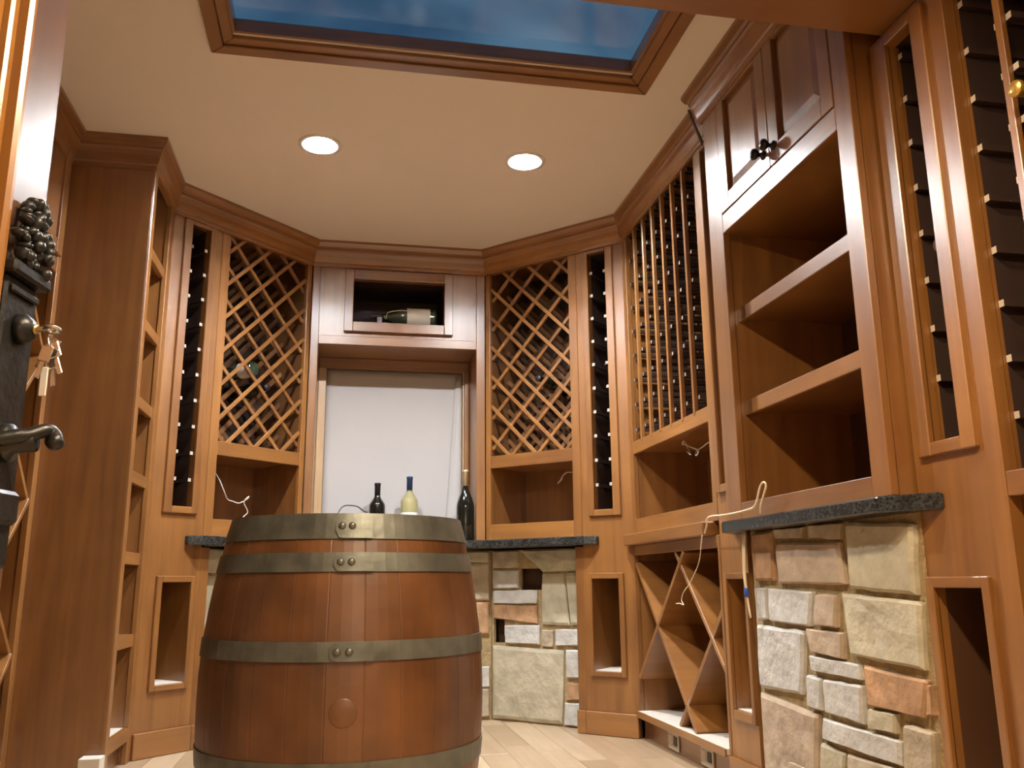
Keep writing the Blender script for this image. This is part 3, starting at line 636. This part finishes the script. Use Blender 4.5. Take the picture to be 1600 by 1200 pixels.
for z in [1.594+.1188*i for i in range(-5, 4)]: box('back_slat', RR, (.752, 1.530, .30, .312, z-.085, z-.02), 'slat_shade_brown', nr, 0)
pegs(RR, nr, edges, [1.594+.1188*i for i in range(-5, 4)], d0=.027, d1=.295)

# ---- left: tall shelf unit and its broad side panel
ls = empty('tall_shelf_unit', LU.pt(3.69, 0, 0), 'tall narrow shelf unit with a broad plain brown side panel, left of barrel', 'shelf unit')
D = .31
box('side_panel', LP, (-1.116, -.8025, 0, .018, 0, 2.43), 'wood_v', ls, .001)
box('stile', LU, (3.4735, 3.525, -.005, .018, .0, 2.43), 'wood_v', ls); box('stile', LU, (3.83, 3.903, -.003, .018, 0, 2.43), 'wood_v', ls)
box('rail', LU, (3.525, 3.83, -.003, .018, .085, .135), 'wood_h', ls); box('rail', LU, (3.525, 3.83, -.003, .018, 2.32, 2.43), 'wood_h', ls)
box('side_panel', LU, (3.835, 3.85, .0185, D, .0, 2.43), 'wood_v', ls, 0); box('back_panel', LU, (3.491, 3.85, D, D+.012, .0, 2.43), 'wood_v', ls, 0)
box('toe_kick', LU, (3.525, 3.83, .03, .045, 0, .085), 'wood_h', ls, 0)
for z in (2.005, 1.70, 1.385, 1.09, .78, .465):
    s_ = box('shelf', LU, (3.492, 3.8345, .03, D-.001, z-.008, z+.022), 'wood_h', ls, 0); box('shelf_edge', LU, (3.5255, 3.8295, .008, .0295, z-.025, z+.022), 'wood_h', s_, .002)
box('bottom_shelf', LU, (3.492, 3.8345, .0185, D-.001, .115, .135), 'pale_board', ls, 0)

# ---- left, nearer: door cabinet over diamond bins
lc = empty('diamond_bin_cabinet', LN.pt(2.7, 0, 0), 'cabinet with panelled doors over large diamond bins behind the open door on the left', 'wine rack')
D = .38
box('stile', LN, (3.430, 3.4725, -.003, .02, 0, 2.43), 'wood_v', lc); box('stile', LN, (2.28, 2.35, -.003, .02, 0, 2.43), 'wood_v', lc)
for z0, z1 in ((1.845, 1.905), (2.36, 2.43), (0, .10)): box('rail', LN, (2.35, 3.43, -.003, .02, z0, z1), 'wood_h', lc)
box('side_panel', LN, (3.4525, 3.4725, .0205, D, 0, 2.43), 'wood_v', lc, 0); box('side_panel', LN, (2.285, 2.30, .0205, D, 0, 2.43), 'wood_v', lc, 0); box('back_panel', LN, (2.285, 3.4725, D, D+.012, 0, 2.43), 'wood_v', lc, 0)
box('bottom_shelf', LN, (2.30, 3.4525, .0205, D, .08, .103), 'pale_board', lc, 0); box('shelf', LN, (2.30, 3.4525, .0205, D, 1.85, 1.88), 'wood_h', lc, 0)
rect = (2.352, 3.4285, .104, 1.844)
for q in range(-3, 6):
    for t_, dd in (((1, .99), 0), ((1, -.99), .007)):
        c_ = clip((3.43, .447+.535*q), t_, rect)
        if c_: strip_uz('diamond_board', LN, c_[0], c_[1], .018, dd, D-.01, 'wood_h', lc, .001)
for p, q in ((2.353, 2.712), (2.715, 3.070), (3.073, 3.427)):
    dr = empty('cabinet_door', (0, 0, 0)); dr.parent = lc; dr.location = LN.pt((p+q)/2, 0, 1.908)-Vector(lc.location)
    z0, z1, sw = 1.908, 2.357, .055
    box('door_stile', LN, (p, p+sw, -.016, -.0035, z0, z1), 'wood_v', dr, .002); box('door_stile', LN, (q-sw, q, -.016, -.0035, z0, z1), 'wood_v', dr, .002)
    box('door_rail', LN, (p+sw, q-sw, -.016, -.0035, z0, z0+sw), 'wood_h', dr, .002); box('door_rail', LN, (p+sw, q-sw, -.016, -.0035, z1-sw, z1), 'wood_h', dr, .002)
    box('door_panel', LN, (p+sw, q-sw, -.006, .01, z0+sw, z1-sw), 'wood_v', dr, .001)
blk = box('wood_block', W, (-.864, -.793, 3.40, 3.466, 0, .100), 'pale_board', None, .002); tag(blk, 'small pale wood block on the floor below the brown side panel', 'block')

# ================================================================== THE BARREL
bar = empty('wine_barrel', (.012, 2.30, 0), 'large stained oak wine barrel with iron hoops standing in the middle', 'barrel')
BH, BR, HR, NS = .83, .342, .283, 26
def brad(z): t_ = (z/BH-.5)*2; return HR+(BR-HR)*(1-abs(t_)**2.0)
bc = Vector(bar.location)
for i in range(NS):
    a0, a1 = 2*math.pi*i/NS+.0004, 2*math.pi*(i+1)/NS-.0004; bm = bmesh.new(); grid = []; NZ_ = 16
    for j in range(NZ_+1):
        z = BH*j/NZ_; r_ = brad(z)
        grid.append([bm.verts.new(bc+Vector((math.cos(a0+(a1-a0)*s_)*rr_, math.sin(a0+(a1-a0)*s_)*rr_, z))) for rr_, s_ in ((r_-.0005, 0), (r_, .03), (r_, .36), (r_, .64), (r_, .97), (r_-.0005, 1), (r_-.026, 1), (r_-.026, 0))])
    for j in range(NZ_):
        for q in range(8): qq = (q+1) % 8; bm.faces.new((grid[j][q], grid[j][qq], grid[j+1][qq], grid[j+1][q]))
    bm.faces.new(grid[0]); bm.faces.new(grid[-1])
    finish(bm, 'stave', 'barrel_wood', bar)
lathe('barrel_head', [(0, 0), (HR-.028, 0), (HR-.028, .018), (0, .018)], 'barrel_wood', bar, bc+Vector((0, 0, BH-.05)), n=40, smooth=False)
BA = math.atan2(-bc.y, -bc.x)-.065       # the side that faces the camera
for z0, z1, ov in ((BH-.056, BH+.001, .058), (.702, .744, .070), (.515, .556, .070), (.274, .315, .07), (.086, .128, .07), (-.0, .055, .07)):
    bm = bmesh.new(); n_ = 72; NJ = 4
    rows = []
    for j in range(NJ+1):
        z = z0+(z1-z0)*j/NJ; rows.append((brad(max(0, min(BH, z)))+.0004, z))
    V_ = [[bm.verts.new(bc+Vector((math.cos(t_)*(r_+o_), math.sin(t_)*(r_+o_), z))) for t_ in [2*math.pi*q/n_ for q in range(n_)]] for o_, seq in ((.0030, rows), (0.0004, rows[::-1])) for r_, z in seq]
    for a in range(len(V_)):
        c_ = V_[(a+1) % len(V_)]
        for q in range(n_): bm.faces.new((V_[a][q], V_[a][(q+1) % n_], c_[(q+1) % n_], c_[q]))
    hp = finish(bm, 'hoop', 'hoop_iron', bar, smooth=False)
    # overlapped end of the strap with a rounded corner and two rivets
    bm = bmesh.new(); NA = 10; outer = []
    hh = z1-z0; A0, A1 = BA-.03, BA+.24
    V2 = []
    for q in range(NA+1):
        s_ = q/NA; t_ = A0+(A1-A0)*s_; cut = .30*(1-min(1, s_*7))**2
        V2.append([bm.verts.new(bc+Vector((math.cos(t_)*(brad(z)+.0036+e_), math.sin(t_)*(brad(z)+.0036+e_), z))) for e_ in (0, .0036) for z in (z0+hh*(cut+.02), z0+hh*.5, z1-hh*(cut+.02))])
    for q in range(NA):
        a, c_ = V2[q], V2[q+1]
        for i0, i1 in ((0, 1), (1, 2), (3, 4), (4, 5), (0, 3), (2, 5)): bm.faces.new((a[i0], a[i1], c_[i1], c_[i0]))
    for a in (V2[0], V2[-1]): bm.faces.new((a[0], a[1], a[2], a[5], a[4], a[3]))
    finish(bm, 'strap_end', 'hoop_iron', hp)
    for t_ in (BA+.018, BA+.092):
        zc = (z0+z1)/2; r_ = brad(zc)+.007; dv = Vector((math.cos(t_), math.sin(t_), 0))
        lathe('rivet', [(.0085, 0), (.008, .003), (.005, .0055), (0, .0065)], 'steel' if False else 'hoop_iron', hp, bc+dv*r_+Vector((0, 0, zc)), axis=dv, n=14)
zc = .412; dv = Vector((math.cos(BA+.066), math.sin(BA+.066), 0))
lathe('bung', [(0, 0), (.030, 0), (.0295, .0032), (.028, .004), (0, .004)], 'barrel_wood', bar, bc+dv*(brad(zc)-.0036)+Vector((0, 0, zc)), axis=dv, n=28)

# ================================================================== BOTTLES
def bottle(label, loc, hgt, rad, glass, foil, foil_len=.075, lab=None, axis=(0, 0, 1), grp=None, style='bord', labspan=(.12, .42), arc=None):
    root = empty('wine_bottle', loc, label, 'bottle', grp)
    sh_ = .60 if style == 'bord' else .46; nr_ = .0145; hN = hgt*.80
    pr = [(0, 0), (rad*.86, 0), (rad*.97, .004), (rad, .012), (rad, hgt*sh_)]
    for i in range(1, 9):
        t_ = i/8; e = (1-math.cos(math.pi*t_))/2 if style != 'bord' else 1-math.sqrt(max(0, 1-t_**2)) if t_ < .75 else 0
        if style == 'bord': e = (1-math.cos(math.pi*t_))/2
        pr.append((rad+(nr_-rad)*e, hgt*sh_+(hN-hgt*sh_)*t_))
    pr += [(nr_, hgt-foil_len*.2), (nr_, hgt-.006), (0, hgt-.006)]
    lathe('glass', pr, glass, root, loc, axis=axis, n=28)
    ax = Vector(axis).normalized()
    fr_ = nr_+.0011
    lathe('foil', [(0, 0)] and [(fr_, 0), (fr_, foil_len-.014), (fr_+.0016, foil_len-.013), (fr_+.0016, foil_len-.004), (fr_, foil_len-.001), (0, foil_len)], foil, root, Vector(loc)+ax*(hgt-foil_len), axis=axis, n=20)
    if lab:
        lathe('label', [(rad+.0006, 0), (rad+.0006, hgt*(labspan[1]-labspan[0]))], lab, root, Vector(loc)+ax*hgt*labspan[0], axis=axis, n=28, cap=False)
    return root
g_ = 'bottles standing on the window counter'
bottle('dark red wine bottle standing before the window shade, left of three', (.168, 4.68, .8852), .310, .043, 'dark_glass', 'black_foil', .085, 'white_label', grp=g_, labspan=(.14, .38))
bottle('pale yellow white wine bottle with blue foil standing on the counter', (.334, 4.64, .8852), .342, .046, 'pale_wine_glass', 'blue_foil', .085, 'white_label', grp=g_, labspan=(.12, .44))
bottle('tall black sparkling wine bottle with gold foil at right end of counter', (.617, 4.535, .8852), .368, .047, 'dark_glass', 'gold_pale_foil', .085, None, grp=g_, style='champ')
# bottle lying in the box niche
bl = bottle('dark green sparkling bottle with grey label lying in the niche over the window', (.452, 4.558, 2.0752), .355, .0545, 'green_glass', 'black_foil', .075, 'paper_label', axis=(-1, 0, 0), style='champ', labspan=(.09, .44))
tube('string', [(.310, 4.502, 2.098), (.285, 4.500, 2.100), (.25, 4.504, 2.100), (.22, 4.514, 2.098), (.196, 4.528, 2.094), (.190, 4.538, 2.088), (.186, 4.540, 2.070), (.182, 4.541, 2.060)], .0022, 'cream_cord', bl)
bm = bmesh.new()
for q in ((.138, .162, 4.512, 4.604, 2.0198, 2.044), (.138, .162, 4.512, 4.532, 2.044, 2.062), (.138, .162, 4.584, 4.604, 2.044, 2.062)): addbox(bm, W, q)
tag(finish(bm, 'bottle_cradle', 'cork_grey', bev=.001), 'small grey cradle under the neck of the bottle lying in the niche', 'bottle stand')
ck = lathe('bottle_stopper', [(0, 0), (.013, 0), (.014, .004), (.014, .02), (.012, .024), (0, .024)], 'cork_grey', None, (.052, 4.56, 2.0197), n=16)
tag(ck, 'small grey stopper beside the lying bottle in the niche', 'stopper')
# bottles in the lattice cells and peg racks
def lying(label, F, u, z, dtip, foil, glass='dark_glass', lab=None, hgt=.30):
    p = F.pt(u, dtip+hgt, z); return bottle(label, p, hgt, .038, glass, foil, .07, lab, axis=-F.d, grp='bottles lying in the racks')
lying('dark bottle lying in the left lattice cabinet, next to the white labelled one', LD, 2.4437, 1.626, .032, 'black_foil')
lying('dark bottle lying in the right lattice cabinet', RD, 2.3625, 1.707, .032, 'black_foil')
b4 = bottle('white labelled bottle end showing in the left lattice cabinet', LD.pt(2.3625, .05, 1.707), .28, .038, 'green_glass', 'silver_foil', .07, 'white_label', axis=LD.d, grp='bottles lying in the racks', labspan=(.03, .3))
lying('bottle with gold foil neck poking out of the near right rack', RR, 1.350, 1.628, -.03, 'gold_foil')
lying('bottle with silver foil tip lying in the near display column', RR, 1.699, 1.428+.012, .03, 'silver_foil')

# ================================================================== CORDS
def cord(name, label, pts, r, mat, cat='cord'):
    return tag(tube(name, pts, r, mat), label, cat)
def pc(F, d, pts): return [F.pt(u, d+.012*math.sin(7*u+i), z) for i, (u, z) in enumerate(pts)]
cord('electric_cord', 'white cord hanging in the open shelf under the left lattice', pc(LD, .08, [(2.199, 1.193), (2.223, 1.151), (2.253, 1.099), (2.284, 1.066), (2.321, 1.06), (2.355, 1.053), (2.388, 1.073), (2.395, 1.086), (2.373, 1.057), (2.41, 1.014), (2.388, .985), (2.42, .957)]), .0026, 'white_cord')
cord('electric_cord', 'short white cord end in the open shelf under the right lattice', pc(RD, .15, [(2.160, 1.205), (2.20, 1.212), (2.249, 1.219), (2.275, 1.218), (2.302, 1.204), (2.314, 1.178), (2.295, 1.193), (2.318, 1.165)]), .003, 'white_cord')
cord('electric_cord', 'tangled white cord in the open shelf under the vertical rack', pc(RR, .088, [(2.995, 1.19), (3.10, 1.20), (3.18, 1.202), (3.275, 1.201), (3.343, 1.193), (3.326, 1.172), (3.284, 1.187), (3.374, 1.216), (3.442, 1.234), (3.496, 1.245), (3.454, 1.25), (3.391, 1.197), (3.36, 1.18), (3.40, 1.20)]), .0028, 'white_cord')
cord('electric_cord', 'cream cord looping over the far tip of the right granite ledge', [(1.262, 2.96, .8405), (1.245, 2.90, .862), (1.22, 2.82, .886), (1.22, 2.68, .884), (1.215, 2.52, .886), (1.21, 2.45, .895), (1.205, 2.40, .945), (1.203, 2.37, .955), (1.203, 2.36, .940), (1.21, 2.41, .897), (1.22, 2.44, .8705)], .0032, 'cream_cord')
cord('electric_cord', 'thin grey cord hanging down in front of the diamond bins', [(1.262, 2.985, .835), (1.262, 3.0, .80), (1.275, 3.06, .74), (1.283, 3.17, .67), (1.288, 3.26, .63), (1.29, 3.285, .60), (1.288, 3.26, .585), (1.29, 3.31, .590), (1.292, 3.35, .588)], .0018, 'cream_cord')
hw = empty('hanging_wires', (1.27, 2.65, .54), 'pair of cream wires with a blue connector hanging by the right stone', 'cord')
tube('wire', [(1.268, 2.668, .826), (1.262, 2.662, .77), (1.262, 2.668, .70), (1.264, 2.662, .64), (1.266, 2.648, .56)], .0032, 'cream_cord', hw)
tube('wire', [(1.268, 2.655, .826), (1.260, 2.648, .77), (1.260, 2.655, .70), (1.262, 2.655, .645)], .0032, 'cream_cord', hw)
lathe('wire_connector', [(0, 0), (.008, 0), (.0095, .004), (.007, .024), (.005, .03), (0, .031)], 'blue_plastic', hw, (1.262, 2.656, .625), axis=(0, .1, 1), n=14)
cord('electric_cord', 'thin dark cable arching behind the barrel toward the red wine bottle', [(-.035, 4.55, .886), (-.04, 4.55, .96), (-.03, 4.56, 1.03), (.0, 4.58, 1.065), (.06, 4.61, 1.065), (.095, 4.64, 1.045), (.116, 4.66, 1.038)], .0035, 'grey_cord')
cord('electric_cord', 'brown cable running down the crown at the end of the vertical rack', [(1.238, 2.83, 2.426), (1.262, 2.84, 2.37), (1.284, 2.85, 2.33), (1.300, 2.86, 2.30)], .006, 'grey_cord')

# ================================================================== THE OPEN DOOR (left foreground)
th = math.radians(8.6); du = Vector((math.sin(th), math.cos(th))); dn = Vector((math.cos(th), -math.sin(th)))
DF = Frame((-.446, 1.30), (-du.x, -du.y), (-dn.x, -dn.y))    # u runs from the latch edge back to the hinges, d into the door
dr = empty('door_1', DF.pt(.4, .02, 0), kind='structure')
box('stile', DF, (0, .104, 0, .045, .012, 2.02), 'door_stile_wood', dr, .002); box('stile', DF, (.74, .845, 0, .045, .012, 2.02), 'door_stile_wood', dr, .002)
box('rail', DF, (.104, .74, 0, .045, .012, .26), 'door_wood', dr, .002); box('rail', DF, (.104, .74, 0, .045, 1.90, 2.02), 'door_wood', dr, .002)
box('moulding', DF, (.104, .120, -.012, .04, .26, 1.90), 'door_wood', dr, .005); box('moulding', DF, (.120, .138, .004, .04, .26, 1.90), 'door_wood', dr, .004)
box('panel', DF, (.138, .74, .016, .03, .26, 1.90), 'door_wood', dr, .002)
es = empty('escutcheon', (0, 0, 0)); es.parent = dr; es.location = DF.pt(.05, 0, .72)-Vector(dr.location)
box('plate', DF, (.012, .095, -.010, -.0005, .70, 1.085), 'black_iron', es, .004); box('plate_cap', DF, (.004, .103, -.024, -.0005, 1.085, 1.104), 'black_iron', es, .004); box('plate_bead', DF, (.018, .089, -.016, -.010, 1.062, 1.072), 'black_iron', es, .002)
bm = bmesh.new()
random.seed(5)
for j in range(9):
    wd_ = .043*(1-(j/9)**1.6)+.008
    for i in range(5):
        u = .053+random.uniform(-wd_, wd_); z = 1.108+j*.0115+random.uniform(-.003, .003)
        mt = Matrix.Translation(DF.pt(u, -.010-random.uniform(0, .012), z)) @ Matrix.Rotation(random.random()*6, 4, 'X') @ Matrix.Rotation(random.random()*6, 4, 'Y') @ Matrix.Diagonal((1, random.uniform(.45, 1), random.uniform(.6, 1.2), 1))
        bmesh.ops.create_icosphere(bm, subdivisions=2, radius=.0098, matrix=mt)
finish(bm, 'grape_ornament', 'black_iron', es, smooth=True)
lathe('lock_cylinder', [(.021, 0), (.021, .010), (.017, .014), (.012, .020), (0, .020)], 'black_iron', es, DF.pt(.052, -.010, 1.018), axis=tuple(-DF.d), n=24)
lathe('lock_core', [(.007, 0), (.007, .004), (0, .004)], 'brass', es, DF.pt(.052, -.030, 1.018), axis=tuple(-DF.d), n=16)
lathe('lever_rose', [(.026, 0), (.025, .008), (.014, .014), (.012, .040), (0, .040)], 'black_iron', es, DF.pt(.052, -.010, .862), axis=tuple(-DF.d), n=24)
tube('lever', [DF.pt(.080, -.014, .862), DF.pt(.068, -.030, .868), DF.pt(.058, -.042, .871), DF.pt(.046, -.052, .878), DF.pt(.036, -.058, .880), DF.pt(.031, -.064, .872), DF.pt(.034, -.066, .864)], .0098, 'black_iron', es, n=12)
lathe('lever_scroll', [(0, -.012), (.009, -.010), (.012, 0), (.009, .010), (0, .012)], 'black_iron', es, DF.pt(.031, -.064, .866), axis=tuple(DF.u), n=16)
box('lower_boss', DF, (.018, .089, -.022, -.010, .755, .80), 'black_iron', es, .008)
kr = empty('key_bunch', DF.pt(.052, -.05, 1.018), 'bunch of silver keys with a white tag hanging from the door lock', 'keys')
box('key', DF, (.049, .055, -.046, -.034, 1.015, 1.022), 'steel', kr, .001)
lathe('key_bow', [(.005, -.0012), (.012, -.0012), (.012, .0012), (.005, .0012), (.005, -.0012)], 'steel', kr, DF.pt(.052, -.054, 1.018), axis=(0, .3, 1), n=18, cap=False)
tube('key_ring', [DF.pt(.052+.009*math.sin(a*.9), -.056+.004*math.cos(a*.9), 1.008-.012+.012*math.cos(a*.9)) for a in range(8)], .0012, 'steel', kr)
for i, (uu_, tl_, zt) in enumerate(((.044, .5, 1.008), (.056, -.35, .998), (.064, .25, .992), (.05, -.1, .985))):
    p = DF.pt(uu_, -.056, zt); bm = bmesh.new()
    addbox(bm, DF, (uu_-.0015, uu_+.0015, -.066, -.050, zt-.022, zt)); addbox(bm, DF, (uu_-.0012, uu_+.0012, -.061, -.054, zt-.046, zt-.022))
    bmesh.ops.rotate(bm, cent=p, matrix=Matrix.Rotation(tl_, 3, Vector((du.x, du.y, 0))), verts=bm.verts); finish(bm, 'key', 'steel', kr, bev=.001)
box('key_tag', DF, (.052, .0545, -.056, -.046, .925, .965), 'white_label', kr, .001)
